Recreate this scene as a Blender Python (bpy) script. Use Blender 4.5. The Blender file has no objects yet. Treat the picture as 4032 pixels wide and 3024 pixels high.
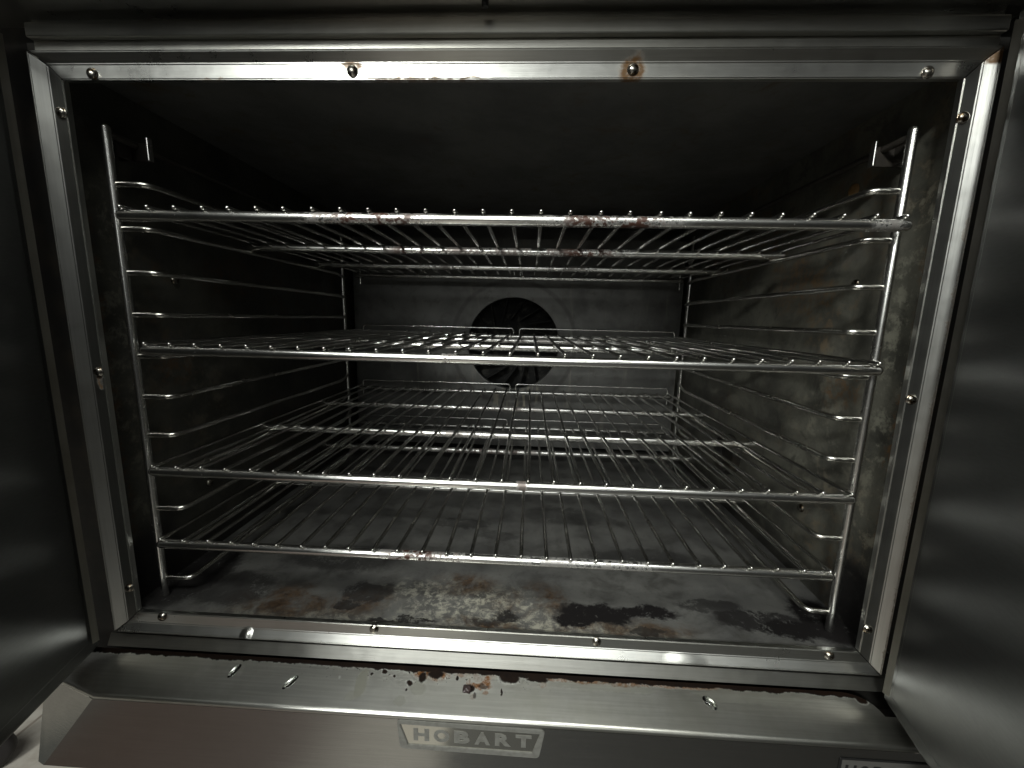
import bpy, bmesh, math, random
from mathutils import Vector, Matrix
random.seed(7)
S = bpy.context.scene
COL = S.collection
ZO = 0.62                      # height of the oven's own zero above the floor

# ------------------------------------------------------------------ camera
cam = bpy.data.cameras.new("camera")
camo = bpy.data.objects.new("camera", cam)
COL.objects.link(camo)
RX = Vector((0.9987, -0.0421, -0.0301)); RY = Vector((0.0463, 0.9861, 0.1595)); RZ = Vector((0.0230, -0.1606, 0.9867))
AX = (Vector((RX.x, RY.x, RZ.x)), Vector((RX.y, RY.y, RZ.y)), Vector((RX.z, RY.z, RZ.z)))   # right, forward, up
m = Matrix(((AX[0].x, AX[2].x, -AX[1].x), (AX[0].y, AX[2].y, -AX[1].y), (AX[0].z, AX[2].z, -AX[1].z)))
camo.matrix_world = Matrix.Translation((0.0373, -0.3604, 0.4252 + ZO)) @ m.to_4x4()
cam.sensor_fit = 'HORIZONTAL'; cam.sensor_width = 36.0; cam.lens = 14.155
cam.clip_start = 0.01; cam.clip_end = 60.0
S.camera = camo

# ------------------------------------------------------------------ world (dim kitchen all round)
W = bpy.data.worlds.new("World"); S.world = W; W.use_nodes = True
nt = W.node_tree; nt.nodes.clear()
out = nt.nodes.new("ShaderNodeOutputWorld"); bg = nt.nodes.new("ShaderNodeBackground")
tc = nt.nodes.new("ShaderNodeTexCoord"); sx = nt.nodes.new("ShaderNodeSeparateXYZ"); rp = nt.nodes.new("ShaderNodeValToRGB")
mr = nt.nodes.new("ShaderNodeMapRange"); mr.inputs[1].default_value = -1; mr.inputs[2].default_value = 1
nt.links.new(tc.outputs["Generated"], sx.inputs[0]); nt.links.new(sx.outputs[2], mr.inputs[0])
nt.links.new(mr.outputs[0], rp.inputs[0]); nt.links.new(rp.outputs[0], bg.inputs[0]); nt.links.new(bg.outputs[0], out.inputs[0])
e = rp.color_ramp.elements
e[0].position = 0.30; e[0].color = (0.008, 0.008, 0.007, 1)
e[1].position = 0.80; e[1].color = (0.115, 0.116, 0.11, 1)
k = e.new(0.52); k.color = (0.038, 0.038, 0.036, 1)
bg.inputs[1].default_value = 0.55

# ------------------------------------------------------------------ kitchen ceiling lamps
def area(name, loc, aim, sx_, sy_, power, col):
    l = bpy.data.lights.new(name, 'AREA'); l.shape = 'RECTANGLE'; l.size = sx_; l.size_y = sy_; l.energy = power; l.color = col
    o = bpy.data.objects.new(name, l); COL.objects.link(o); o.location = loc
    o.rotation_euler = (Vector(aim) - Vector(loc)).to_track_quat('-Z', 'Y').to_euler()
    return o
area("ceiling_lamp", (-0.22, -1.20, 2.55), (-0.22, -1.15, 0.0), 1.9, 0.65, 46.0, (0.97, 1.0, 0.95))
area("ceiling_lamp", (-1.15, -3.1, 2.60), (-0.1, 0.2, 0.9), 0.55, 0.35, 75.0, (0.97, 1.0, 0.95))
area("ceiling_lamp", (-0.3, -5.6, 2.62), (0.0, 0.0, 0.9), 2.6, 1.0, 38.0, (0.97, 1.0, 0.96))
S.view_settings.view_transform = 'Standard'; S.view_settings.look = 'None'
S.view_settings.exposure = 0.0; S.view_settings.gamma = 1.0; S.view_settings.use_curve_mapping = False

# ------------------------------------------------------------------ node helper
class N:
    def __init__(s, name):
        s.m = bpy.data.materials.new(name); s.m.use_nodes = True; s.t = s.m.node_tree; s.n = s.t.nodes
        s.b = s.n["Principled BSDF"]; s.tc = s.n.new("ShaderNodeTexCoord").outputs["Object"]
    def L(s, a, b): s.t.links.new(a, b)
    def put(s, sock, v):
        if hasattr(v, "is_output"): s.L(v, sock)
        else: sock.default_value = v
    def math(s, op, a, b=0.0, clamp=False):
        n = s.n.new("ShaderNodeMath"); n.operation = op; n.use_clamp = clamp
        s.put(n.inputs[0], a); s.put(n.inputs[1], b); return n.outputs[0]
    def vmath(s, op, a, b):
        n = s.n.new("ShaderNodeVectorMath"); n.operation = op
        s.put(n.inputs[0], a); s.put(n.inputs[1], b)
        return n.outputs["Value"] if op == 'LENGTH' else n.outputs[0]
    def noise(s, scale, detail=4, rough=.55, vec=None, stretch=None, col=False, dist=0.0):
        v = vec or s.tc
        if stretch: v = s.vmath('MULTIPLY', v, stretch)
        n = s.n.new("ShaderNodeTexNoise"); n.inputs["Scale"].default_value = scale
        n.inputs["Detail"].default_value = detail; n.inputs["Roughness"].default_value = rough; n.inputs["Distortion"].default_value = dist
        s.L(v, n.inputs["Vector"]); return n.outputs["Color" if col else 0]
    def mrange(s, v, a, b, c=0.0, d=1.0, smooth=True):
        n = s.n.new("ShaderNodeMapRange"); n.interpolation_type = 'SMOOTHSTEP' if smooth else 'LINEAR'
        s.put(n.inputs[0], v); n.inputs[1].default_value = a; n.inputs[2].default_value = b
        n.inputs[3].default_value = c; n.inputs[4].default_value = d; return n.outputs[0]
    def mix(s, f, a, b):
        n = s.n.new("ShaderNodeMix"); n.data_type = 'RGBA'
        s.put(n.inputs[0], f); s.put(n.inputs[6], a); s.put(n.inputs[7], b); return n.outputs[2]
    def fmix(s, f, a, b):
        n = s.n.new("ShaderNodeMix"); n.data_type = 'FLOAT'
        s.put(n.inputs[0], f); s.put(n.inputs[2], a); s.put(n.inputs[3], b); return n.outputs[0]
    def warp(s, scale, amp, detail=5):
        c = s.noise(scale, detail, .65, col=True)
        return s.vmath('ADD', s.tc, s.vmath('MULTIPLY', s.vmath('SUBTRACT', c, (.5, .5, .5)), (amp, amp, amp)))
    def blobs(s, vec, items, soft=(1.25, .75)):
        r = None
        for (c, rad, w) in items:
            d = s.vmath('LENGTH', s.vmath('MULTIPLY', s.vmath('SUBTRACT', vec, c), tuple(1.0 / q for q in rad)), (0, 0, 0))
            k = s.mrange(d, soft[0], soft[1], 0.0, w)
            r = k if r is None else s.math('MAXIMUM', r, k)
        return r
    def bump(s, h, strength, dist=.001, prev=None):
        n = s.n.new("ShaderNodeBump"); n.inputs["Strength"].default_value = strength; n.inputs["Distance"].default_value = dist
        s.L(h, n.inputs["Height"])
        if prev: s.L(prev, n.inputs["Normal"])
        return n.outputs[0]
    def set(s, **k):
        for a, v in k.items():
            s.put(s.b.inputs[{"color": "Base Color", "rough": "Roughness", "metal": "Metallic", "normal": "Normal", "spec": "Specular IOR Level",
                              "trans": "Transmission Weight", "ior": "IOR", "aniso": "Anisotropic", "coat": "Coat Weight"}[a]], v)
        return s.m
def rgb(r, g, b): return (r, g, b, 1.0)
BIG = 9.0   # "any value" radius for blobs

def steel(name, base, rough, axis, grime=.25, stains=(), dents=(), streak=.06, browns=rgb(.16, .085, .03), patch=.14):
    n = N(name)
    st = [600.0, 600.0, 600.0]; st['xyz'.index(axis)] = 14.0
    br = n.noise(1.0, 3, .6, stretch=tuple(st))                 # brushing lines
    big = n.noise(9.0, 5, .6); fine = n.noise(70.0, 4, .7)
    col = n.mix(n.mrange(br, .3, .7), rgb(base[0] * .9, base[1] * .9, base[2] * .9), rgb(*base))
    dirt = n.math('MULTIPLY', n.mrange(big, .42, .72), grime)
    col = n.mix(dirt, col, rgb(base[0] * .45, base[1] * .43, base[2] * .36))
    spk = n.mrange(n.noise(160.0, 3, .7), .70, .78)
    col = n.mix(n.math('MULTIPLY', spk, grime), col, rgb(.07, .05, .03))
    rg = n.math('ADD', n.math('MULTIPLY', big, patch * 1.15), rough - patch * .57)
    rg = n.math('ADD', rg, n.math('MULTIPLY', n.math('SUBTRACT', fine, .5), patch))
    metal = 1.0
    nor = n.bump(br, streak, .0006)
    nor = n.bump(n.noise(5.0, 1.0, .4), .12, .006, nor)
    if stains:
        k = n.blobs(n.warp(60.0, .012), stains)
        k = n.math('MULTIPLY', k, n.mrange(n.noise(110.0, 5, .7), .25, .55))
        col = n.mix(k, col, browns); metal = n.math('SUBTRACT', 1.0, n.math('MULTIPLY', k, .8))
        rg = n.fmix(k, rg, .5)
    if dents:
        nor = n.bump(n.blobs(n.tc, dents, (1.2, .1)), 1.0, .0025, nor)
    return n.set(color=col, rough=rg, metal=metal, normal=nor)

# ------------------------------------------------------------------ mesh helpers
def obj(name, bm, mat, parent=None, loc=None, smooth=False, kind=None, label=None):
    me = bpy.data.meshes.new(name); bm.normal_update(); bm.to_mesh(me); bm.free()
    if smooth:
        for p in me.polygons: p.use_smooth = True
    if mat: me.materials.append(mat)
    o = bpy.data.objects.new(name, me); COL.objects.link(o)
    if parent: o.parent = parent
    if loc is not None: o.location = loc
    if kind: o['kind'] = kind
    if label: o['label'] = label
    return o
def thing(name, label, cat, loc=(0, 0, 0), group=None):
    o = bpy.data.objects.new(name, None); COL.objects.link(o); o.location = loc; o.empty_display_size = .05
    o['label'] = label; o['category'] = cat
    if group: o['group'] = group
    return o
def tag(o, label, cat, group=None):
    o['label'] = label; o['category'] = cat
    if group: o['group'] = group
    return o
def box(bm, a, b, bev=0.0, seg=2):
    vs = [bm.verts.new((x, y, z)) for x in (a[0], b[0]) for y in (a[1], b[1]) for z in (a[2], b[2])]
    fs = [bm.faces.new([vs[i] for i in f]) for f in ((0, 1, 3, 2), (4, 6, 7, 5), (0, 4, 5, 1), (2, 3, 7, 6), (0, 2, 6, 4), (1, 5, 7, 3))]
    if bev:
        bmesh.ops.recalc_face_normals(bm, faces=fs)
        es = list({e_ for f in fs for e_ in f.edges})
        bmesh.ops.bevel(bm, geom=es, offset=bev, segments=seg, affect='EDGES', profile=.5)
    bmesh.ops.recalc_face_normals(bm, faces=bm.faces[:])
    return bm
def B(a, b, bev=0.0, seg=2): return box(bmesh.new(), a, b, bev, seg)
def fillet(pts, r, n=6):
    P = [Vector(p) for p in pts]; o = [P[0]]
    for i in range(1, len(P) - 1):
        a, b = (P[i - 1] - P[i]), (P[i + 1] - P[i]); la, lb = a.length, b.length; a.normalize(); b.normalize()
        ang = a.angle(b)
        if abs(ang - math.pi) < 1e-3: o.append(P[i]); continue
        d = min(r / math.tan(ang / 2), la * .49, lb * .49)
        s_, t_ = P[i] + a * d, P[i] + b * d
        for k_ in range(n + 1):
            u = k_ / n; o.append(s_ * (1 - u) ** 2 + P[i] * 2 * u * (1 - u) + t_ * u * u)
    o.append(P[-1]); return o
def tube(bm, pts, r, n=10, cap=True):
    P = [Vector(p) for p in pts]; T = []
    for i in range(len(P)):
        T.append(((P[min(i + 1, len(P) - 1)] - P[max(i - 1, 0)])).normalized())
    up = Vector((0, 0, 1)) if abs(T[0].z) < .9 else Vector((1, 0, 0))
    x = T[0].cross(up).normalized(); rings = []
    st = []
    if cap:
        for q in (0.0, .35, .7, .92): st.append((P[0] - T[0] * r * math.sqrt(max(0, 1 - q * q)), T[0], max(q, .02)))
    st += [(p, t, 1.0) for p, t in zip(P, T)]
    if cap:
        for q in (.92, .7, .35, 0.0): st.append((P[-1] + T[-1] * r * math.sqrt(max(0, 1 - q * q)), T[-1], max(q, .02)))
    for p, t, q in st:
        x = (x - t * x.dot(t)).normalized(); y = t.cross(x)
        rings.append([bm.verts.new(p + (x * math.cos(2 * math.pi * k_ / n) + y * math.sin(2 * math.pi * k_ / n)) * r * q) for k_ in range(n)])
    for a, b in zip(rings, rings[1:]):
        for k_ in range(n): bm.faces.new((a[k_], a[(k_ + 1) % n], b[(k_ + 1) % n], b[k_]))
    bm.faces.new(rings[0][::-1]); bm.faces.new(rings[-1])
    return bm
def T_(pts, r, n=10): return tube(bmesh.new(), pts, r, n)
def extr(prof, x0, x1, axis='x', close=True):
    """profile of (a, b) pairs swept along an axis"""
    bm = bmesh.new()
    mk = {'x': lambda t, p: (t, p[0], p[1]), 'y': lambda t, p: (p[0], t, p[1]), 'z': lambda t, p: (p[0], p[1], t)}[axis]
    A = [bm.verts.new(mk(x0, p)) for p in prof]; Bv = [bm.verts.new(mk(x1, p)) for p in prof]
    n = len(prof)
    for i in range(n if close else n - 1): bm.faces.new((A[i], A[(i + 1) % n], Bv[(i + 1) % n], Bv[i]))
    if close: bm.faces.new(A[::-1]); bm.faces.new(Bv)
    bmesh.ops.recalc_face_normals(bm, faces=bm.faces[:])
    return bm
def lathe(bm, prof, c, axis='y', n=32):
    """prof = [(radius, offset along axis)]"""
    rings = []
    for r, o_ in prof:
        ring = []
        for k_ in range(n):
            a = 2 * math.pi * k_ / n; u, v = r * math.cos(a), r * math.sin(a)
            ring.append(bm.verts.new({'y': (c[0] + u, c[1] + o_, c[2] + v), 'x': (c[0] + o_, c[1] + u, c[2] + v), 'z': (c[0] + u, c[1] + v, c[2] + o_)}[axis]))
        rings.append(ring)
    for a, b in zip(rings, rings[1:]):
        for k_ in range(n): bm.faces.new((a[k_], a[(k_ + 1) % n], b[(k_ + 1) % n], b[k_]))
    for ring, pr_ in ((rings[0], prof[0]), (rings[-1], prof[-1])):
        if pr_[0] < .02 * max(q[0] for q in prof) or True:
            pass
    bmesh.ops.recalc_face_normals(bm, faces=bm.faces[:])
    return bm

# ------------------------------------------------------------------ setting: the floor
n = N("floor_tiles")
bk = n.n.new("ShaderNodeTexBrick"); bk.offset = 0.0; bk.inputs["Scale"].default_value = 1.0
bk.inputs["Brick Width"].default_value = .30; bk.inputs["Row Height"].default_value = .30; bk.inputs["Mortar Size"].default_value = .004
bk.inputs["Color1"].default_value = rgb(.46, .43, .38); bk.inputs["Color2"].default_value = rgb(.42, .39, .35); bk.inputs["Mortar"].default_value = rgb(.22, .19, .16)
n.L(n.tc, bk.inputs["Vector"])
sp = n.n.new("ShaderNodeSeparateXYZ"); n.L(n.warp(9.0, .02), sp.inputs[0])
brown = n.math('MULTIPLY', n.mrange(sp.outputs[0], -.26, -.56), n.mrange(sp.outputs[0], -1.7, -1.6))  # unseen brown zone put in the floor colour for the lower panel's reflection
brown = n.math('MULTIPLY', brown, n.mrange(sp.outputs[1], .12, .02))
dark = n.math('MULTIPLY', n.mrange(sp.outputs[0], -.155, -.135), n.mrange(sp.outputs[1], -.15, -.25))  # unseen dark zone painted in so the lower face and badge mirror it
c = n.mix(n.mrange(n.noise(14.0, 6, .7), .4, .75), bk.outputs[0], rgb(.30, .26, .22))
c = n.mix(n.math('MULTIPLY', brown, .9), c, n.mix(n.mrange(sp.outputs[0], -1.02, -1.2), rgb(.046, .019, .012), rgb(.075, .080, .078)))  # far end turned grey for the reflection in the bent left corner
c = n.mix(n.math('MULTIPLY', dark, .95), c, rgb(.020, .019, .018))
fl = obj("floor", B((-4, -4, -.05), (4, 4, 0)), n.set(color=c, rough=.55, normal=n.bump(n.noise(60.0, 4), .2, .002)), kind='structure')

# ------------------------------------------------------------------ materials of the oven
TR = (.60, .60, .575)
X_ = BIG
M_trim_h = steel("trim_steel_level", TR, .30, 'x', .28,
    stains=[((.1123, 0, .6225), (.011, X_, .0085), 1.0), ((-.115, 0, .626), (.009, X_, .004), .9), ((-.055, 0, .6168), (.05, X_, .0010), .7), ((-.235, 0, .6168), (.012, X_, .0009), .6),
            ((.0, 0, .075), (.25, X_, .0016), .5)],
    dents=[((-.019, -.004, .634), (.010, X_, .010), -1.0), ((-.247, -.006, .0965), (.006, X_, .006), 1.0), ((-.013, -.006, .094), (.005, X_, .005), -1.0), ((.2, -.006, .095), (.02, X_, .008), .5)])
M_trim_v = steel("trim_steel_upright", TR, .32, 'z', .28, stains=[((.384, 0, .631), (.008, X_, .007), 1.0), ((-.3703, 0, .358), (.003, X_, .008), .9), ((.3852, 0, .3), (.0016, X_, .25), .5)])
M_panel = steel("panel_steel", (.50, .497, .475), .30, 'x', .22)
M_door = steel("door_steel", (.115, .116, .114), .37, 'y', 0.0, streak=.07, patch=.08)
M_lip = steel("edge_lip_steel", (.30, .285, .255), .36, 'z', .5)
M_strip = steel("face_strip_steel", (.50, .495, .46), .34, 'x', .35)

n = N("dark_gasket")
M_gasket = n.set(color=n.mix(n.mrange(n.noise(40.0, 5), .4, .7), rgb(.012, .011, .010), rgb(.035, .028, .02)), rough=.5)

n = N("screw_steel")
M_screw = n.set(color=n.mix(n.mrange(n.noise(300.0, 3), .45, .6), rgb(.42, .40, .36), rgb(.10, .07, .04)), metal=1.0, rough=.25)

# sill: stained brushed steel with burnt grease along its back edge
def sill_material():
    n = N("stained_sill_steel")
    br = n.noise(1.0, 3, .6, stretch=(14.0, 500.0, 500.0)); big = n.noise(8.0, 5, .6)
    col = n.mix(n.mrange(br, .3, .7), rgb(.52, .518, .485), rgb(.62, .617, .58))
    col = n.mix(n.mrange(big, .42, .66, 0, .5), col, rgb(.27, .26, .21))
    w1 = n.warp(75.0, .007); w2 = n.warp(35.0, .010)
    film = n.blobs(w2, [((-.1195, -.021, 0), (.006, .013, X_), .8), ((-.125, -.031, 0), (.006, .004, X_), .5), ((-.0627, -.0226, 0), (.009, .006, X_), .55), ((-.0783, -.0331, 0), (.006, .004, X_), .5),
                        ((.02, -.03, 0), (.10, .009, X_), .25), ((.12, -.012, 0), (.05, .004, X_), .5), ((.26, -.012, 0), (.05, .006, X_), .35)], (1.2, .8))
    col = n.mix(film, col, rgb(.24, .235, .19))
    amb = n.blobs(w1, [((-.052, -.0100, 0), (.019, .0048, X_), 1.0), ((-.030, -.009, 0), (.02, .002, X_), .7), ((.0005, -.0095, 0), (.012, .004, X_), .55), ((.0035, -.0145, 0), (.005, .003, X_), .9), ((-.004, -.0172, 0), (.013, .0028, X_), 1.0), ((.0045, -.0125, 0), (.0036, .0046, X_), 1.0),
                       ((.004, -.0215, 0), (.003, .0022, X_), .8), ((-.0085, -.026, 0), (.0028, .0022, X_), .7), ((-.014, -.014, 0), (.0025, .003, X_), .7), ((.14, -.0075, 0), (.10, .0028, X_), .85), ((.06, -.0125, 0), (.004, .003, X_), .6)])
    amb = n.math('MULTIPLY', amb, n.mrange(n.noise(170.0, 5, .7), .3, .6))
    col = n.mix(amb, col, rgb(.15, .060, .014))
    sp = n.n.new("ShaderNodeSeparateXYZ"); n.L(n.warp(90.0, .006), sp.inputs[0])
    lim = n.math('ADD', -.0063, n.math('MULTIPLY', n.noise(34.0, 6, .7, stretch=(1, .05, .05)), -.0060))
    edge = n.mrange(n.math('SUBTRACT', sp.outputs[1], lim), 0.0006, .0016)
    blk = n.blobs(w1, [((-.0485, -.0092, 0), (.0080, .0038, X_), 1), ((-.0605, -.0130, 0), (.0042, .0050, X_), 1), ((.0265, -.0090, 0), (.011, .0050, X_), 1), ((-.0115, -.0195, 0), (.0050, .0032, X_), 1), ((-.0065, -.0245, 0), (.0020, .0026, X_), .9), ((.0010, -.0165, 0), (.0060, .0016, X_), .8), ((-.100, -.0105, 0), (.0030, .0024, X_), 1), ((-.113, -.0125, 0), (.0016, .0012, X_), 1), ((-.0885, -.0135, 0), (.0016, .0014, X_), 1), ((.055, -.009, 0), (.012, .0026, X_), 1), ((-.15, -.007, 0), (.014, .0022, X_), 1), ((-.072, -.0185, 0), (.0038, .0022, X_), 1), ((-.0735, -.023, 0), (.0014, .0014, X_), 1),
                       ((-.0255, -.012, 0), (.0016, .002, X_), 1), ((.020, -.0205, 0), (.0009, .003, X_), 1), ((.3585, -.006, 0), (.012, .0035, X_), 1), ((.368, -.009, 0), (.006, .004, X_), 1)])
    spk = n.math('MULTIPLY', n.mrange(n.noise(260.0, 2, .5), .655, .685), n.mrange(sp.outputs[1], -.024, -.008))
    spk = n.math('MULTIPLY', spk, n.math('MULTIPLY', n.mrange(sp.outputs[0], -.25, -.12), n.mrange(sp.outputs[0], .10, .02)))
    blk = n.math('MAXIMUM', n.math('MAXIMUM', blk, edge), spk)
    col = n.mix(blk, col, n.mix(n.noise(120.0, 3), rgb(.003, .0025, .0025), rgb(.013, .0065, .0035)))
    met = n.math('SUBTRACT', 1.0, n.math('MAXIMUM', n.math('MAXIMUM', blk, n.math('MULTIPLY', amb, .7)), n.math('MULTIPLY', film, .35)))
    rg = n.math('ADD', .21, n.math('MULTIPLY', big, .20)); rg = n.fmix(blk, rg, .55)
    nor = n.bump(br, .05, .0006); nor = n.bump(n.noise(6.0, 3), .15, .006, nor); nor = n.bump(blk, .05, .0003, nor)
    return n.set(color=col, metal=met, rough=rg, normal=nor, spec=n.fmix(blk, .5, .08))
M_sill = sill_material()

# enamelled / burnt-on cavity walls
def liner(name, base, alt, rust, rough=.42, metal=.0, spec=.5, seeds=0.0, thr=(.45, .62)):
    n = N(name); v = n.vmath('ADD', n.tc, (seeds, seeds * 1.7, seeds * .6))
    a = n.noise(11.0, 6, .65, vec=v); b = n.noise(34.0, 6, .7, vec=v, dist=.6); c = n.noise(5.0, 4, .6, vec=v)
    col = n.mix(n.mrange(a, .35, .68), base, alt)
    col = n.mix(n.math('MULTIPLY', n.mrange(b, .52, .70), n.mrange(c, .42, .62)), col, rust)
    col = n.mix(n.mrange(n.noise(90.0, 5, .75, vec=v), .60, .75, 0, .55), col, rgb(.012, .011, .010))
    rg = n.math('ADD', rough - .12, n.math('MULTIPLY', b, .26))
    nor = n.bump(n.noise(60.0, 5, .7, vec=v), .25, .0008); nor = n.bump(c, .25, .006, nor)
    return n.set(color=col, rough=rg, metal=metal, spec=spec, normal=nor)
def wall_material(name, seeds, lit):  # lit scales the wall colours to imitate how each side is lit
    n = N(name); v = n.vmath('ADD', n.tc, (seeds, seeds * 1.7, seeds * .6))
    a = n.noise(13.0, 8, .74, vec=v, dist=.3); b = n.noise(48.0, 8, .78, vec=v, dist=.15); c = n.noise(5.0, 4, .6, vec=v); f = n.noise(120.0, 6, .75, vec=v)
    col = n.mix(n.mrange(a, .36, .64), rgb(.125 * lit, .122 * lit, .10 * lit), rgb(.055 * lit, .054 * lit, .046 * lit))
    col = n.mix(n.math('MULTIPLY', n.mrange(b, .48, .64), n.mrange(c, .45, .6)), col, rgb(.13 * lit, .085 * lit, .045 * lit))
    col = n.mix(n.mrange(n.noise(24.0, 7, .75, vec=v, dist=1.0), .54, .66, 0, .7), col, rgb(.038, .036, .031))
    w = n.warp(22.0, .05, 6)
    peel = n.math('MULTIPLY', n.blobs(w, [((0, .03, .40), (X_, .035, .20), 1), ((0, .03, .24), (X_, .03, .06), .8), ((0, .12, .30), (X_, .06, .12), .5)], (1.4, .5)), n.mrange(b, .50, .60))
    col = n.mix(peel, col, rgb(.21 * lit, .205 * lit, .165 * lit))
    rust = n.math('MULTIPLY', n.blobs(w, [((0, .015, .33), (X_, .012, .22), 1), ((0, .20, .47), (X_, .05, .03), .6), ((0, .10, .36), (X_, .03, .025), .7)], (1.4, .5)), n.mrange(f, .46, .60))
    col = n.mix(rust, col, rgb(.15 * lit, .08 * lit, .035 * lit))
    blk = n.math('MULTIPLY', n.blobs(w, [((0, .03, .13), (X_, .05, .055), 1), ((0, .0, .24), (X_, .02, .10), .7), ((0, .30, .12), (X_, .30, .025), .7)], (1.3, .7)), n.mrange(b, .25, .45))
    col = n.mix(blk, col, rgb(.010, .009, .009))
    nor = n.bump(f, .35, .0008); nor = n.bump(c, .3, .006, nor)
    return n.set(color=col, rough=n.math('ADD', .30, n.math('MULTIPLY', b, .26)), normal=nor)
M_wall_l = wall_material("scorched_wall_shaded", 2.1, .45)  # left wall: same scorch colours scaled down, shade put into the colour
M_wall_r = wall_material("scorched_wall_lit", 1.3, 1.15)  # right wall: scaled up, the stronger light put into the colour
M_back = liner("scorched_back_wall", rgb(.15, .148, .14), rgb(.09, .088, .083), rgb(.10, .07, .045), .36, metal=.3, seeds=4.0)
M_ceil = liner("scorched_ceiling", rgb(.16, .158, .15), rgb(.095, .094, .09), rgb(.11, .08, .05), .36, metal=.3, seeds=6.1)

def floor_material():
    n = N("burnt_cavity_floor")
    w = n.vmath('ADD', n.warp(30.0, .035, 7), n.vmath('MULTIPLY', n.vmath('SUBTRACT', n.noise(140.0, 4, .7, col=True), (.5, .5, .5)), (.012, .012, 0)))
    wl = n.warp(14.0, .06, 6)
    a = n.noise(13.0, 7, .68); b = n.noise(60.0, 7, .75); f = n.noise(170.0, 5, .75, dist=.8); g = n.noise(26.0, 7, .7, dist=.5)
    col = n.mix(n.mrange(a, .35, .7), rgb(.125, .123, .115), rgb(.078, .077, .075))
    col = n.mix(n.mrange(g, .46, .68, 0, .75), col, rgb(.045, .043, .039))
    col = n.mix(n.mrange(f, .56, .70, 0, .5), col, rgb(.045, .042, .038))
    front = n.blobs(wl, [((0, .02, 0), (.30, .05, X_), 1)], (1.2, .5))
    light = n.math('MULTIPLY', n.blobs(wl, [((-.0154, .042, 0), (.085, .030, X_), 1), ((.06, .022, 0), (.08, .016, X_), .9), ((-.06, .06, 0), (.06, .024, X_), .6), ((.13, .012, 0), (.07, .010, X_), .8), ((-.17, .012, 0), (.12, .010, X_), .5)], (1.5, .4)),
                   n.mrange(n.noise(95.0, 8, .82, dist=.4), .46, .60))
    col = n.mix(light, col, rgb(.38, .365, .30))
    br = n.math('MULTIPLY', n.blobs(w, [((-.0033, .0134, 0), (.036, .010, X_), 1), ((.0619, .0549, 0), (.024, .026, X_), 1), ((-.2229, .0332, 0), (.060, .024, X_), .9), ((.1227, .0181, 0), (.055, .011, X_), .7), ((-.0326, .0769, 0), (.035, .018, X_), .9), ((-.15, .04, 0), (.045, .022, X_), .7), ((.18, .02, 0), (.04, .013, X_), .7), ((.03, .045, 0), (.03, .02, X_), .6)], (1.5, .4)),
                n.mrange(g, .36, .60))
    col = n.mix(br, col, n.mix(n.mrange(f, .35, .65), rgb(.028, .015, .009), rgb(.095, .055, .026)))
    blk = n.blobs(w, [((.120, .040, 0), (.042, .016, X_), 1), ((.160, .045, 0), (.048, .009, X_), 1), ((.095, .028, 0), (.024, .010, X_), 1), ((-.1416, .0556, 0), (.032, .016, X_), .75), ((-.1558, .0326, 0), (.014, .008, X_), .8), ((.0231, .0266, 0), (.015, .009, X_), .9), ((.0, .018, 0), (.016, .006, X_), .7),
                      ((.2938, .0423, 0), (.05, .016, X_), .9), ((.3274, .031, 0), (.045, .013, X_), 1), ((.365, .045, 0), (.03, .035, X_), 1), ((.25, .06, 0), (.04, .010, X_), .7), ((-.09, .012, 0), (.035, .004, X_), .9), ((.165, .018, 0), (.018, .006, X_), .8), ((-.30, .05, 0), (.05, .03, X_), .7), ((-.36, .07, 0), (.04, .06, X_), .9),
                      ((.10, .26, 0), (.07, .03, X_), .45), ((-.06, .22, 0), (.05, .014, X_), .5), ((.0, .19, 0), (.03, .012, X_), .4), ((.2, .15, 0), (.07, .02, X_), .55), ((-.2, .12, 0), (.08, .03, X_), .6), ((0, .55, 0), (.5, .03, X_), .6)], (1.22, .8))
    blk = n.math('MULTIPLY', blk, n.mrange(n.math('ADD', n.math('MULTIPLY', g, .6), n.math('MULTIPLY', f, .4)), .36, .46))
    col = n.mix(blk, col, rgb(.010, .009, .009))
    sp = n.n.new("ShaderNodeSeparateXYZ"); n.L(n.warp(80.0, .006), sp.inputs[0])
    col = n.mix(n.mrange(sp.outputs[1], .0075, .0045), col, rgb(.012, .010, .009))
    rg = n.math('ADD', .34, n.math('MULTIPLY', b, .25)); rg = n.fmix(blk, rg, .85)
    nor = n.bump(b, .35, .0008); nor = n.bump(n.noise(4.0, 3), .2, .006, nor); nor = n.bump(blk, .5, .001, nor)
    return n.set(color=col, rough=rg, metal=n.fmix(blk, .15, .0), normal=nor, spec=n.fmix(blk, .5, .08))
M_floor = floor_material()

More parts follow.
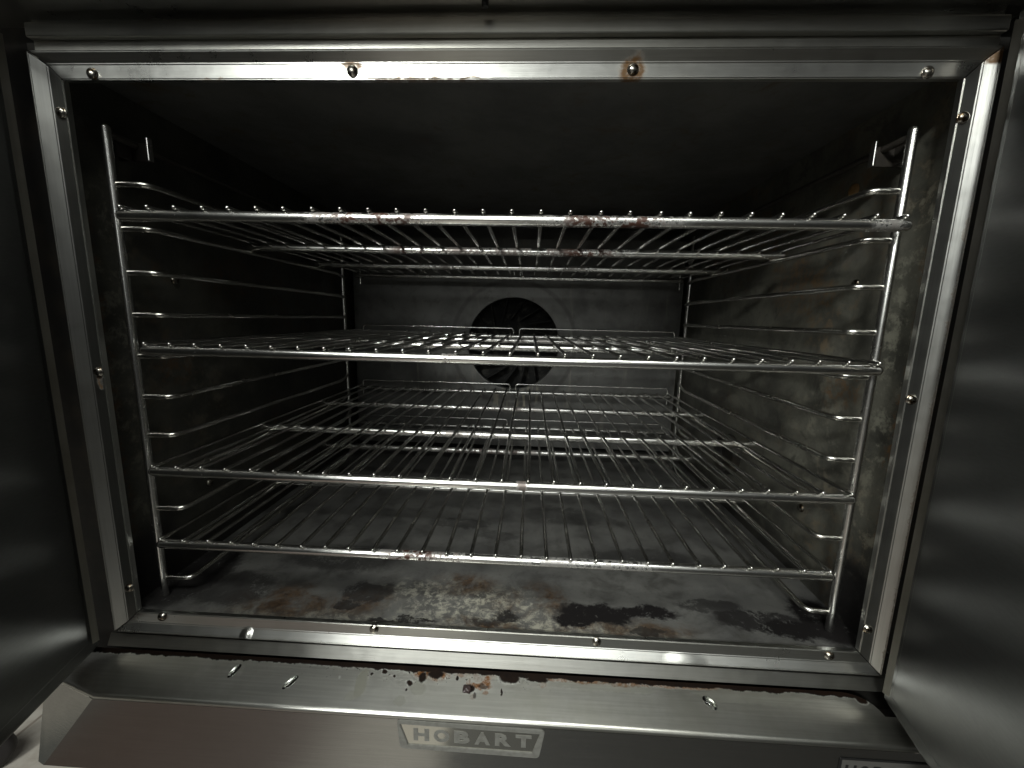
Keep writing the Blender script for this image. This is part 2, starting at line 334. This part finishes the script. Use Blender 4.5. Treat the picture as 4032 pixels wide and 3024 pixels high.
def baffle_material():
    n = N("smudged_baffle_steel")
    a = n.noise(7.0, 5, .6); b = n.noise(1.0, 5, .65, stretch=(70.0, 20.0, 7.0)); c = n.noise(40.0, 5, .7)
    col = n.mix(n.mrange(a, .40, .62), rgb(.20, .199, .19), rgb(.12, .119, .114))
    col = n.mix(n.mrange(b, .55, .75, 0, .5), col, rgb(.36, .34, .29))
    col = n.mix(n.mrange(c, .50, .68, 0, .65), col, rgb(.11, .105, .095))
    ctr = (-.0018, .575, .367)
    d = n.vmath('LENGTH', n.vmath('MULTIPLY', n.vmath('SUBTRACT', n.warp(30.0, .004), ctr), (1, 0, 1)), (0, 0, 0))
    ring = n.math('MULTIPLY', n.mrange(d, .136, .141), n.mrange(d, .150, .145))
    col = n.mix(n.math('MULTIPLY', ring, .45), col, rgb(.055, .052, .048))
    drip = n.blobs(n.warp(30.0, .01), [((.0, .575, .235), (.05, X_, .03), .7), ((.05, .575, .26), (.02, X_, .03), .5)])
    col = n.mix(n.math('MULTIPLY', drip, n.mrange(n.noise(1.0, 4, .6, stretch=(160.0, 20.0, 14.0)), .48, .6)), col, rgb(.42, .39, .31))
    nor = n.bump(n.noise(4.0, 3), .2, .008)
    return n.set(color=col, metal=.45, rough=n.math('ADD', .34, n.math('MULTIPLY', a, .2)), normal=nor)
M_baffle = baffle_material()

# chrome wire, with burnt patches given per rack
def chrome(name, base=(.80, .795, .77), rough=.17, burns=(), film=.2):
    n = N(name)
    a = n.noise(45.0, 4, .6); b = n.noise(260.0, 4, .7)
    col = n.mix(n.mrange(a, .45, .75, 0, film), rgb(*base), rgb(.22, .19, .14))
    rg = n.math('ADD', rough - .06, n.math('MULTIPLY', a, .14)); met = 1.0
    k = n.mrange(b, .66, .72, 0, .5)
    if burns:
        k2 = n.blobs(n.warp(55.0, .012), [((x, y, 0), (rx, ry, X_), w) for (x, y, rx, ry, w) in burns], (1.35, .5))
        k2 = n.math('MULTIPLY', k2, n.mrange(n.math('ADD', n.math('MULTIPLY', a, .5), n.math('MULTIPLY', b, .5)), .44, .54)); k = n.math('MAXIMUM', k, k2)
    col = n.mix(k, col, n.mix(n.noise(90.0, 3), rgb(.020, .009, .006), rgb(.095, .040, .026)))
    met = n.math('SUBTRACT', 1.0, n.math('MULTIPLY', k, .75)); rg = n.fmix(k, rg, .45)
    return n.set(color=col, metal=met, rough=rg, normal=n.bump(n.math('ADD', b, k), .04, .0003))
M_post = chrome("dull_chrome_wire", (.78, .775, .75), .25)
M_rail = chrome("sooted_chrome_rail", (.60, .59, .55), .24, film=.55)
n = N("sooty_wire"); M_soot = n.set(color=n.mix(n.noise(80.0, 4), rgb(.02, .018, .016), rgb(.07, .06, .05)), metal=.3, rough=.5)
M_rod = chrome("thin_chrome_rod", (.50, .495, .47), .24, film=.45)

# ------------------------------------------------------------------ the oven
oven = thing("convection_oven", "stainless steel commercial convection oven with both doors open and a dark scorched cavity", "oven", (0, .3, 0))
PL = (0, -.3, ZO)                       # parts are modelled in the oven's own coordinates
def part(name, bm, mat, parent=None, smooth=False, label=None):
    if parent is None: return obj(name, bm, mat, oven, PL, smooth, label=label)
    return obj(name, bm, mat, parent, (0, 0, 0), smooth, label=label)

OW, OT, OB = .3662, .6165, .112          # half width, top and bottom of the opening
# --- cavity
part("cavity_floor", B((-.400, .003, .098), (.400, .66, .108)), M_floor, label="cavity floor with burnt black and brown spills along its front")
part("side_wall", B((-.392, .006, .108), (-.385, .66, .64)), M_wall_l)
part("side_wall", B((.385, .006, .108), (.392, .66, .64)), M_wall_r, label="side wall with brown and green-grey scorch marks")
part("cavity_ceiling", B((-.400, .006, .64), (.400, .66, .648)), M_ceil)
part("back_wall", B((-.400, .66, .098), (.400, .668, .648)), M_back)

# --- baffle with round fan opening
FC = (-.0018, .575, .367); FR = .106
def baffle():
    bm = bmesh.new(); x0, x1, z0, z1, y0, y1 = -.374, .374, .122, .600, .575, .578; n_ = 96
    inner, outer, ib = [], [], []
    for k_ in range(n_):
        a = 2 * math.pi * k_ / n_; ca, sa = math.cos(a), math.sin(a)
        inner.append(bm.verts.new((FC[0] + FR * ca, y0, FC[2] + FR * sa))); ib.append(bm.verts.new((FC[0] + FR * ca, y1 + .012, FC[2] + FR * sa)))
        tx = ((x1 if ca > 0 else x0) - FC[0]) / ca if abs(ca) > 1e-6 else 1e9; tz = ((z1 if sa > 0 else z0) - FC[2]) / sa if abs(sa) > 1e-6 else 1e9
        t = min(tx, tz); outer.append(bm.verts.new((FC[0] + t * ca, y0, FC[2] + t * sa)))
    for k_ in range(n_):
        j = (k_ + 1) % n_
        bm.faces.new((inner[k_], outer[k_], outer[j], inner[j])); bm.faces.new((inner[j], ib[j], ib[k_], inner[k_]))
    for cx_, cz_ in ((x0, z0), (x1, z0), (x1, z1), (x0, z1)):      # fill the corners
        c_ = bm.verts.new((cx_, y0, cz_))
        near = []
        for k_ in range(n_):
            j = (k_ + 1) % n_; a_, b_ = outer[k_].co, outer[j].co
            if (abs(a_.x - cx_) < 1e-5 and abs(b_.z - cz_) < 1e-5) or (abs(a_.z - cz_) < 1e-5 and abs(b_.x - cx_) < 1e-5): near = [outer[k_], outer[j]]
        if near and (near[0].co - c_.co).length > 1e-5 and (near[1].co - c_.co).length > 1e-5: bm.faces.new((near[0], c_, near[1]))
    # folded rim
    for a, b in (((x0, z0), (x1, z0)), ((x1, z0), (x1, z1)), ((x1, z1), (x0, z1)), ((x0, z1), (x0, z0))):
        vs = [bm.verts.new(q) for q in ((a[0], y0, a[1]), (b[0], y0, b[1]), (b[0], y0 + .02, b[1]), (a[0], y0 + .02, a[1]))]; bm.faces.new(vs)
    bmesh.ops.remove_doubles(bm, verts=bm.verts[:], dist=1e-5)
    bmesh.ops.recalc_face_normals(bm, faces=bm.faces[:])
    return bm
part("fan_baffle", baffle(), M_baffle, label="grey baffle plate with a round fan opening and a dark ring round it")
n = N("sooty_fan_steel")
M_fan = n.set(color=n.mix(n.mrange(n.noise(50.0, 6, .7), .5, .68), rgb(.005, .005, .0045), rgb(.060, .057, .048)), metal=.0, rough=.8)
bm = bmesh.new()
lathe(bm, [(.0001, .055), (.112, .055), (.112, .050), (.02, .050), (.02, .028), (.016, .024), (.0001, .024)], (FC[0], FC[1], FC[2]), 'y', 40)
fan = part("fan_wheel", bm, M_fan)
for k_ in range(16):
    a = 2 * math.pi * k_ / 16 + .12
    R_ = Matrix.Translation(FC) @ Matrix.Rotation(a, 4, 'Y') @ Matrix.Translation((.082, .035, 0)) @ Matrix.Rotation(math.radians(28), 4, 'Y')
    b_ = B((-.030, -.016, -.0012), (.030, .016, .0012)); b_.transform(R_)
    part("blade", b_, M_fan, fan)

# --- front trim: flat inner strip with screws, outer strip at 45 degrees, mitred corners
def trim(kind):
    I, Rg, Ou, Ex = 0.0, .0115, .0180, .0180
    prof = [(0, .006), (0, 0.0), (Rg, 0.0), (Ou, -.0062), (Ou + .0012, -.0060), (Ou + .0012, .005), (Rg, .006)]      # (outward, y)
    bm = bmesh.new(); ends = []
    for sgn in (-1, 1):
        ring = []
        for u, y in prof:
            uu = u + (.0022 if (kind == 'left' and u > Rg) else 0)
            hx, zt, zb = OW + u, OT + u, OB - u
            gap = .0006
            p = {'top': (sgn * (hx - gap), y, zt), 'bottom': (sgn * (hx - gap), y, zb), 'left': (-(OW + uu), y, (zt - gap) if sgn > 0 else (zb + gap)), 'right': (OW + u, y, (zt - gap) if sgn > 0 else (zb + gap))}[kind]
            ring.append(bm.verts.new(p))
        ends.append(ring)
    k_ = len(prof)
    for i in range(k_): bm.faces.new((ends[0][i], ends[0][(i + 1) % k_], ends[1][(i + 1) % k_], ends[1][i]))
    bm.faces.new(ends[0][::-1]); bm.faces.new(ends[1])
    bmesh.ops.recalc_face_normals(bm, faces=bm.faces[:])
    es = [e_ for e_ in bm.edges if not e_.is_boundary and e_.calc_face_angle(0) > .4 and len({v.co.y for v in e_.verts}) >= 1 and e_.calc_length() > .3]
    bmesh.ops.bevel(bm, geom=es, offset=.0008, segments=2, affect='EDGES')
    return bm
def screw(c):
    bm = bmesh.new(); r = .0044
    pr_ = [(.0046, .0), (.0046, -.0006)] + [(r * math.cos(t), -.0006 - .0026 * math.sin(t)) for t in (0.0, .35, .7, 1.0, 1.3)] + [(.0002, -.0032)]
    lathe(bm, pr_, c, 'y', 20)
    a = random.uniform(0, 3)
    for q in (0, math.pi / 2):       # cross recess: two tiny dark slots left as raised-less grooves
        pass
    return bm
for kind, mat, pts in (("top", M_trim_h, [(-.338, .6204), (-.1148, .6221), (.1123, .6228), (.3375, .6201)]),
                       ("bottom", M_trim_h, [(-.339, .1085), (-.1136, .1080), (.1126, .1080), (.3384, .1070)]),
                       ("left", M_trim_v, [(-.3705, .5905), (-.3705, .3662), (-.3705, .140)]),
                       ("right", M_trim_v, [(.3697, .5881), (.3705, .3634), (.3695, .1385)])):
    t = part("door_frame_trim", trim(kind), mat, label=kind + " strip of the bright steel frame round the opening")
    for x, z in pts: part("screw", screw((x, -.0002, z)), M_screw, t, True)

# --- face of the body round the trim
for a, b in (((-.449, .010, -.022), (.449, .03, .0897)), ((-.449, .010, .0897), (-.39, .03, .6345)), ((.389, .010, .0897), (.449, .03, .6345)), ((-.43, -.012, .030), (.449, .0099, .040))):
    part("gasket_channel", B(a, b), M_gasket)
part("face_plate", B((-.388, .0015, .6345), (.388, .03, .672)), M_strip)
part("gasket_channel", B((-.449, .010, .6345), (-.3881, .03, .672)), M_gasket)
part("gasket_channel", B((.3881, .010, .6345), (.449, .03, .672)), M_gasket)
part("face_strip", B((-.388, -.0045, .6462), (.388, .0014, .6572), .0012), M_strip)
part("face_strip", extr([(.0098, .0732), (-.0036, .0732), (-.0042, .0740), (.0012, .0846), (.0098, .0846)], -.40, .40), M_strip)
# --- panel above: only its underside is low enough to be seen
part("top_panel", B((-.449, -.052, .662), (.449, .03, .86), .003), M_panel)
bm = bmesh.new(); lathe(bm, [(.0001, -.006), (.0022, -.006), (.0026, -.005), (.0026, .004)], (-.004, -.0185, .6612), 'z', 16)
part("door_catch", bm, M_gasket)

# --- lower panel: sloping sill, rounded edge, upright face with the name badge
SY0, SZ0, SY1, SZ1, FY = -.0042, .0712, -.0395, .0568, -.0432
def lower_panel():
    pr_ = []
    P = fillet([(0, .004, SZ0 + .0033 - .006), (0, SY0, SZ0 - .0005), (0, SY1, SZ1), (0, FY, -.03)], .0045, 6)
    P = fillet([(0, SY0, SZ0), (0, FY + .0002, SZ1 - .0012), (0, FY, -.030)], .0052, 8)
    xs = [-.449, -.44, -.41, -.375, -.36, .30, .350, .357, .363, .368, .372, .376, .379, .381, .449]
    bm = bmesh.new(); rows = []
    for x in xs:
        row = []
        for i, p in enumerate(P):
            y, z = p.y, p.z
            if i == 0:      # rounded rear corners of the sill
                q = max(0.0, (x - .350) / .030); q = min(q, 1.0)
                y = SY0 - (.017 * (1 - math.sqrt(max(0.0, 1 - q * q)))); z = SZ0 + (y - SY0) * (SZ0 - SZ1) / (SY0 - SY1)
            if x < -.376 and i > 0: y += (-.376 - x) / .073 * .020
            row.append(bm.verts.new((x, y, z)))
        rows.append(row)
    for a, b in zip(rows, rows[1:]):
        for i in range(len(P) - 1): bm.faces.new((a[i], a[i + 1], b[i + 1], b[i]))
    # left end of the face, bend added for a different reflection: crease from the sill edge down to the left
    bmesh.ops.recalc_face_normals(bm, faces=bm.faces[:])
    return bm, P
bm, LP = lower_panel()
# split sill and face
def split(bm_src, keep):
    b2 = bm_src.copy(); bmesh.ops.delete(b2, geom=[f for f in b2.faces if not keep(f)], context='FACES'); return b2
sill_bm = split(bm, lambda f: f.calc_center_median().z > .032)
bm.free()
part("sill", sill_bm, M_sill, smooth=True, label="sloping steel sill with burnt grease and drips below the opening")
zf = LP[-2].z
def face_panel():
    bm = bmesh.new(); zt, zb = zf, -.030
    def V(x, y, z): return bm.verts.new((x, y, z))
    a = V(-.376, FY, zt); b = V(-.440, FY, zb); c = V(.449, FY, zb); d = V(.449, FY, zt)
    bm.faces.new((a, b, c, d))
    e_ = V(-.449, FY + .020, zt); f_ = V(-.449, FY + .0028, zb)  # corner bent back to reflect differently from the rest of the face
    bm.faces.new((e_, f_, b, a))
    for q, r in ((b, c),):      # folded under
        g, h = V(q.co.x, .02, zb), V(r.co.x, .02, zb); bm.faces.new((q, g, h, r))
    bmesh.ops.recalc_face_normals(bm, faces=bm.faces[:])
    return bm
M_face = steel("lower_face_steel", (.41, .408, .392), .19, 'x', .12)
lp = part("lower_panel", face_panel(), M_face, label="upright lower front panel carrying the trapezoid name badge")

# badge ------------------------------------------------------------
n = N("badge_etched_grey"); M_etch = n.set(color=n.mix(n.mrange(n.noise(200.0, 4), .4, .7), rgb(.19, .188, .172), rgb(.15, .147, .132)), rough=.55, metal=.2)
n = N("badge_polished_field"); M_field = n.set(color=rgb(.56, .55, .50), rough=n.math('ADD', .07, n.math('MULTIPLY', n.noise(60.0, 4), .08)), metal=1.0)
n = N("label_black"); M_black = n.set(color=rgb(.012, .012, .012), rough=.45)
n = N("label_grey"); M_lgrey = n.set(color=rgb(.16, .155, .145), rough=.5, metal=.5)
def poly_round(pts, r, n_=5):
    P = [Vector((p[0], 0, p[1])) for p in pts]; o = []
    for i in range(len(P)):
        a, b = P[i - 1] - P[i], P[(i + 1) % len(P)] - P[i]; a.normalize(); b.normalize()
        for k_ in range(n_ + 1):
            u = k_ / n_; o.append((P[i] + a * r) * (1 - u) ** 2 + P[i] * 2 * u * (1 - u) + (P[i] + b * r) * u * u)
    return o
def plate(pts, y0, y1):
    bm = bmesh.new(); A = [bm.verts.new((p.x, y0, p.z)) for p in pts]; Bv = [bm.verts.new((p.x, y1, p.z)) for p in pts]; k_ = len(pts)
    bm.faces.new(A); bm.faces.new(Bv[::-1])
    for i in range(k_): bm.faces.new((A[i], A[(i + 1) % k_], Bv[(i + 1) % k_], Bv[i]))
    bmesh.ops.recalc_face_normals(bm, faces=bm.faces[:]); return bm
def ring_plate(o_, i_, y0, y1, bev=0.0):
    bm = bmesh.new(); k_ = len(o_)
    R4 = [[bm.verts.new((p.x, y, p.z)) for p in L_] for L_, y in ((o_, y1), (o_, y0), (i_, y0), (i_, y1))]
    for a, b in zip(R4, R4[1:]):
        for j in range(k_): bm.faces.new((a[j], a[(j + 1) % k_], b[(j + 1) % k_], b[j]))
    bmesh.ops.recalc_face_normals(bm, faces=bm.faces[:])
    if bev:
        es = [e_ for e_ in bm.edges if abs(e_.verts[0].co.y - y0) < 1e-6 and abs(e_.verts[1].co.y - y0) < 1e-6 and e_.calc_face_angle(0) > .8]
        bmesh.ops.bevel(bm, geom=es, offset=bev, segments=2, affect='EDGES')
    return bm
def letters(word, x0, pitch, w, h, zbase, y, fat):
    """each letter from the built-in font, thickened, stretched to a box and laid upright on the face"""
    bm = bmesh.new()
    for i, ch in enumerate(word):
        cu = bpy.data.curves.new("letter", 'FONT'); cu.body = ch; cu.size = 1.0; cu.offset = fat; cu.extrude = .0; cu.resolution_u = 6
        o = bpy.data.objects.new("letter", cu); COL.objects.link(o)
        bpy.context.view_layer.update()
        me = bpy.data.meshes.new_from_object(o.evaluated_get(bpy.context.evaluated_depsgraph_get()))
        bpy.data.objects.remove(o); bpy.data.curves.remove(cu)
        xs = [v.co.x for v in me.vertices]; ys = [v.co.y for v in me.vertices]
        a, b, c_, d = min(xs), max(xs), min(ys), max(ys)
        off = len(bm.verts); vs = []
        for v in me.vertices:
            vs.append(bm.verts.new((x0 + i * pitch + (v.co.x - a) / (b - a) * w, y, zbase + (v.co.y - c_) / (d - c_) * h)))
        for p in me.polygons:
            try: bm.faces.new([vs[k_] for k_ in p.vertices])
            except ValueError: pass
        bpy.data.meshes.remove(me)
    bmesh.ops.recalc_face_normals(bm, faces=bm.faces[:])
    for f in bm.faces:
        if f.normal.y > 0: f.normal_flip()
    r = bmesh.ops.extrude_face_region(bm, geom=bm.faces[:])
    for v in r['geom']:
        if isinstance(v, bmesh.types.BMVert): v.co.y -= .00025
    bmesh.ops.recalc_face_normals(bm, faces=bm.faces[:])
    return bm
BO = [(-.0768, .0522), (.0618, .0512), (.0570, .0205), (-.0742, .0217)]
BI = [(-.0735, .0482), (.0572, .0471), (.0505, .0262), (-.0662, .0264)]
o_ = poly_round(BO, .004); i_ = poly_round(BI, .0006)
bd = part("badge", ring_plate(o_, i_, FY - .0016, FY - .0001, .0005), M_etch, lp)
part("badge_field", plate(i_, FY - .0006, FY - .0001), M_field, bd)
lt = letters("HOBART", -.0612, .0192, .0148, .0134, .0308, FY - .0006, .05)
part("badge_lettering", lt, M_etch, bd)
# second, smaller nameplate cut off by the picture's lower edge
o_ = poly_round([(.3265, .0425), (.4150, .0425), (.4150, .0120), (.3265, .0120)], .001); i_ = poly_round([(.3285, .0412), (.4135, .0412), (.4135, .0135), (.3285, .0135)], .0006)
nb = part("nameplate", ring_plate(o_, i_, FY - .0008, FY - .0001), M_black, lp)
part("nameplate_field", plate(i_, FY - .0004, FY - .0001), M_lgrey, nb)
part("nameplate_lettering", letters("HOBART", .3325, .0122, .0096, .0165, .0190, FY - .0004, .03), M_black, nb)

# --- outer body and legs
part("side_panel", B((-.449, .03, -.03), (-.440, .74, .86)), M_panel)
part("side_panel", B((.440, .03, -.03), (.449, .74, .86)), M_panel)
part("body_roof", B((-.440, .03, .852), (.440, .74, .86)), M_panel)
part("rear_panel", B((-.440, .731, -.022), (.440, .74, .852)), M_panel)
part("base_plate", B((-.440, .03, -.03), (.440, .74, -.022)), M_gasket)
for x, y in ((-.36, .06), (.36, .06), (-.36, .68), (.36, .68)):
    bm = bmesh.new(); lathe(bm, [(.024, -.03), (.024, -.50), (.019, -.505), (.019, -.59), (.028, -.595), (.028, -.62)], (x, y, 0), 'z', 20); part("leg", bm, M_gasket, smooth=False)

# --- doors, standing open
def door(hx, hy, dx, dy, side, width=.43):
    d = Vector((dx, dy, 0)).normalized(); nrm = Vector((d.y, -d.x, 0)) * (1 if side < 0 else -1)    # outward, away from the oven's middle
    if nrm.x * side < 0: nrm = -nrm
    M4 = Matrix(((d.x, nrm.x, 0, hx), (d.y, nrm.y, 0, hy), (0, 0, 1, 0), (0, 0, 0, 1)))
    b = B((0, .0, .080), (width, .05, .652), .0045, 4); b.transform(M4)
    bmesh.ops.recalc_face_normals(b, faces=b.faces[:])
    o = part("door", b, M_door, smooth=False)
    b = B((.016, -.003, .096), (width - .016, .004, .636), .0022, 3); b.transform(M4)
    bmesh.ops.recalc_face_normals(b, faces=b.faces[:])
    part("door_liner", b, M_door, o)
    b = extr([(.0038, .0002), (.0050, -.0030), (.0098, .0002)], .090, .642, 'z'); b.transform(M4)
    bmesh.ops.recalc_face_normals(b, faces=b.faces[:])
    part("door_edge_lip", b, M_lip, o)
    b = T_([(M4 @ Vector(q)) for q in ((width - .04, .052, .25), (width - .04, .10, .26), (width - .04, .10, .46), (width - .04, .052, .47))], .009, 12)
    part("door_handle", b, M_post, o, True)
    return o
door(-.3990, -.0105, .27, -.963, -1)
door(.3785, -.0165, -.25, -.968, 1)

# --- wall fittings
for s_ in (-1, 1):
    bm = bmesh.new(); box(bm, (s_ * .354, .060, .5735), (s_ * .385, .063, .5905)); box(bm, (s_ * .3705, .045, .5735), (s_ * .3725, .060, .5905))
    gh = part("guide_hook", bm, M_soot)
    part("hook_lip", B((s_ * .3515, .0585, .5735), (s_ * .3540, .0645, .5955), .0006), M_post, gh)
n = N("rusty_plug"); M_plug = n.set(color=n.mix(n.noise(200.0, 3), rgb(.36, .21, .08), rgb(.20, .11, .04)), rough=.5)
bm = bmesh.new(); lathe(bm, [(.0065, .0), (.0065, -.002), (.005, -.0032), (.0001, -.0036)], (.385, .1225, .5715), 'x', 24); part("wall_plug", bm, M_plug, smooth=True, label="rust-coloured round plug in the side wall")
bm = bmesh.new(); lathe(bm, [(.034, .0), (.034, -.012), (.030, -.014), (.027, -.012), (.027, -.001), (.0001, -.001)], (.385, .318, .205), 'x', 32); part("lamp_socket", bm, M_gasket, label="dark round socket low on the side wall")

for s_, y, z in ((1, .132, .198), (1, .10, .47), (1, .40, .52), (-1, .13, .20), (-1, .11, .46)):
    bm = bmesh.new(); lathe(bm, [(.0050, 0), (.0048, -.0016), (.0036, -.0028), (.0001, -.0032)] if s_ > 0 else [(.0050, 0), (.0048, .0016), (.0036, .0028), (.0001, .0032)], (s_ * .385, y, z), 'x', 18)
    part("wall_screw", bm, M_screw, smooth=True)

# ------------------------------------------------------------------ rack guides
GS, GZ1 = .0413, .5434
def guide(side, px, label):
    t = thing("rack_guide", label, "rack guide", (side * px, .03, .108 + ZO), "wire rack guides on the cavity walls")
    def loc(p): return (side * p[0] - side * px, p[1] - .03, p[2] - .108)
    top = .592
    obj("front_post", T_([loc(p) for p in ((px, .031, .1105), (px, .031, .35), (px + .0004, .031, top))], .0039, 14), M_post, t, smooth=True)
    obj("top_bar", T_([loc(p) for p in ((px + .0004, .036, top - .004), (px, .495, top - .004))], .0030, 10), M_soot, t, smooth=True)
    obj("rear_post", T_([loc(p) for p in ((px - .003, .500, .1105), (px, .500, top))], .0037, 12), M_post, t, smooth=True)
    for k_ in range(11):
        z = GZ1 - k_ * GS + random.uniform(-.0006, .0006)
        j = random.uniform(-.001, .001)
        pts = fillet([(px - .0025, .0325, z), (.3345 + j, .0335, z), (.3345 + j, .410, z), (px - .005, .500, z)], .009, 7)
        obj("rail", T_([loc(p) for p in pts], .0030, 10), M_rail, t, smooth=True)
    return t
guide(-1, .3645, "chrome wire rack guide with eleven rails on the left cavity wall")
guide(1, .3600, "chrome wire rack guide with eleven rails on the right cavity wall, over brown scorch marks")

# ------------------------------------------------------------------ racks
RD = .1693; HW = .3440
M_front = {1: chrome("chrome_bar_burnt", rough=.22, burns=[(-.115, 0, .055, .4, 1), (.10, 0, .055, .4, 1), (.328, 0, .012, .05, .6), (.0, .17, .12, .05, .8), (-.13, .17, .04, .05, .7)]),
           2: chrome("chrome_bar_clean", rough=.20, burns=[(-.045, 0, .006, .02, .8), (-.12, .17, .03, .05, .6), (.05, .35, .08, .05, .6)]),
           3: chrome("chrome_bar_worn", rough=.22, burns=[(.033, 0, .004, .02, .8), (-.06, .17, .05, .05, .6), (-.02, .34, .08, .05, .7)]),
           4: chrome("chrome_bar_spilled", rough=.22, burns=[(-.075, 0, .032, .05, 1), (-.04, 0, .02, .05, .8), (.07, 0, .03, .05, .5), (.13, 0, .04, .05, .5), (-.03, .34, .10, .05, .9)])}
BR, RR = .0049, .00205
def rack_parts(t, bars):
    def bar(name, y):
        obj(name, T_([(-HW - .001, y, 0), (-HW * .5, y, 0), (0, y, 0), (HW * .5, y, 0), (HW + .001, y, 0)], BR, 14), bars, t, smooth=True)
    bar("front_bar", 0); bar("cross_bar", RD); bar("cross_bar", 2 * RD); bar("rear_bar", 3 * RD)
    for k_ in range(28):
        x = -.3429 + .0254 * k_ + random.uniform(-.0006, .0006)
        y0 = random.uniform(-.0012, .0008)
        bow = random.uniform(-.0012, .0012) * (2.2 if random.random() < .12 else 1); sag = random.uniform(-.0008, .0001)
        obj("rod", T_([(x, -.0035 + y0, BR + RR - .0002), (x + bow * .7, RD * .5, BR + RR - .0002 + sag), (x + bow, RD * 1.5, BR + RR - .0002), (x + bow * .6, RD * 2.5, BR + RR - .0002 + sag), (x, 3 * RD + .002, BR + RR - .0002)], RR, 8), M_rod, t, smooth=True)
    for s in (-1, 1):
        xo, xi = s * .342, s * .0065
        obj("back_stop", T_(fillet([(xo, 3 * RD + .0062, -.017), (xo, 3 * RD + .0062, .0175), (xi, 3 * RD + .0062, .0175), (xi, 3 * RD + .0062, .0035), (xi, 3 * RD + .001, .0045)], .0065, 5), .0018, 8), M_post, t, smooth=True)
def guide_z(k_): return GZ1 - (k_ - 1) * GS
for i, (g, dx, dy, label) in enumerate(((2, .0054, -.0040, "highest chrome wire oven rack, its front bar burnt reddish brown in two long patches"),
                                        (5, .0065, .0012, "bright clean chrome wire rack in front of the fan opening, second from the top"),
                                        (8, .0013, 0, "chrome wire rack third from the top, seen wide open from above"),
                                        (10, -.0036, .0036, "lowest chrome wire rack, with a reddish burnt patch left of its front bar's middle"))):
    t = thing("oven_rack", label, "oven rack", (dx, .0157 + dy, guide_z(g) + .0080 + ZO), "wire racks in the oven")
    rack_parts(t, M_front[i + 1])

# ------------------------------------------------------------------ loose things on the sill
def sz(y): return SZ0 + (y - SY0) * (SZ0 - SZ1) / (SY0 - SY1)
n = N("water"); M_water = n.set(color=rgb(.9, .92, .9), rough=.03, trans=1.0, ior=1.33)
def drop(x, y, a, l, w, label):
    bm = bmesh.new(); bmesh.ops.create_uvsphere(bm, u_segments=20, v_segments=12, radius=1.0)
    bmesh.ops.delete(bm, geom=[v for v in bm.verts if v.co.z < -.25], context='VERTS')
    es = [e_ for e_ in bm.edges if e_.is_boundary]; bmesh.ops.edgeloop_fill(bm, edges=es)
    sl = math.atan2(SZ0 - SZ1, SY0 - SY1)
    bm.transform(Matrix.Rotation(sl, 4, 'X') @ Matrix.Rotation(a, 4, 'Z') @ Matrix.Diagonal((l, w, .0024, 1)))
    o = obj("water_drop", bm, M_water, smooth=True, loc=(x, y, sz(y) + .0002 + ZO))
    tag(o, label, "water drop", "water drops on the sill")
drop(-.2522, -.0172, math.radians(62), .0070, .0032, "small water drop on the sill, leftmost, above the dull left end")
drop(-.1905, -.0235, math.radians(48), .0080, .0031, "long slanted water drop on the sill, with a dark outline, nearer the front edge")
drop(.2201, -.0191, math.radians(-40), .0072, .0042, "round water drop on the sill, right of the name badge")
bm = bmesh.new(); bmesh.ops.create_icosphere(bm, subdivisions=3, radius=1.0)
for v in bm.verts:
    f = 1 + .22 * math.sin(5.1 * v.co.x + 2) * math.cos(4.3 * v.co.y) + .12 * math.sin(9 * v.co.z + 3 * v.co.x); v.co *= f
bm.transform(Matrix.Rotation(math.radians(24), 4, 'X') @ Matrix.Diagonal((.0042, .0036, .0022, 1)))
n = N("burnt_crust"); M_crust = n.set(color=n.mix(n.noise(500.0, 4), rgb(.012, .010, .012), rgb(.06, .035, .03)), rough=.35, normal=n.bump(n.noise(700.0, 3), .5, .0005))
tag(obj("burnt_crumb", bm, M_crust, smooth=True, loc=(-.0145, -.0206, sz(-.0206) + .0010 + ZO)), "black burnt crumb with brown drips on the sill above the name badge", "crumb")

# ------------------------------------------------------------------ black caster on the floor at the lower left
n = N("black_rubber"); M_rub = n.set(color=rgb(.012, .010, .010), rough=.6)
CW = (-1.165, .345)
ct = thing("caster_wheel", "black round caster wheel on the pale floor at the lower left corner", "wheel", (CW[0], CW[1], 0))
rot = Matrix.Translation((0, 0, .050)) @ Matrix.Rotation(math.radians(38), 4, 'Z')
bm = bmesh.new(); lathe(bm, [(.0001, -.014), (.040, -.014), (.046, -.012), (.050, -.006), (.050, .006), (.046, .012), (.040, .014), (.0001, .014)], (0, 0, 0), 'y', 36); bm.transform(rot); obj("wheel", bm, M_rub, ct, smooth=True)
bm = bmesh.new(); box(bm, (-.012, -.022, -.008), (.012, -.018, .062)); box(bm, (-.012, .018, -.008), (.012, .022, .062)); box(bm, (-.020, -.022, .058), (.020, .022, .064)); bm.transform(rot); obj("fork", bm, M_rub, ct)
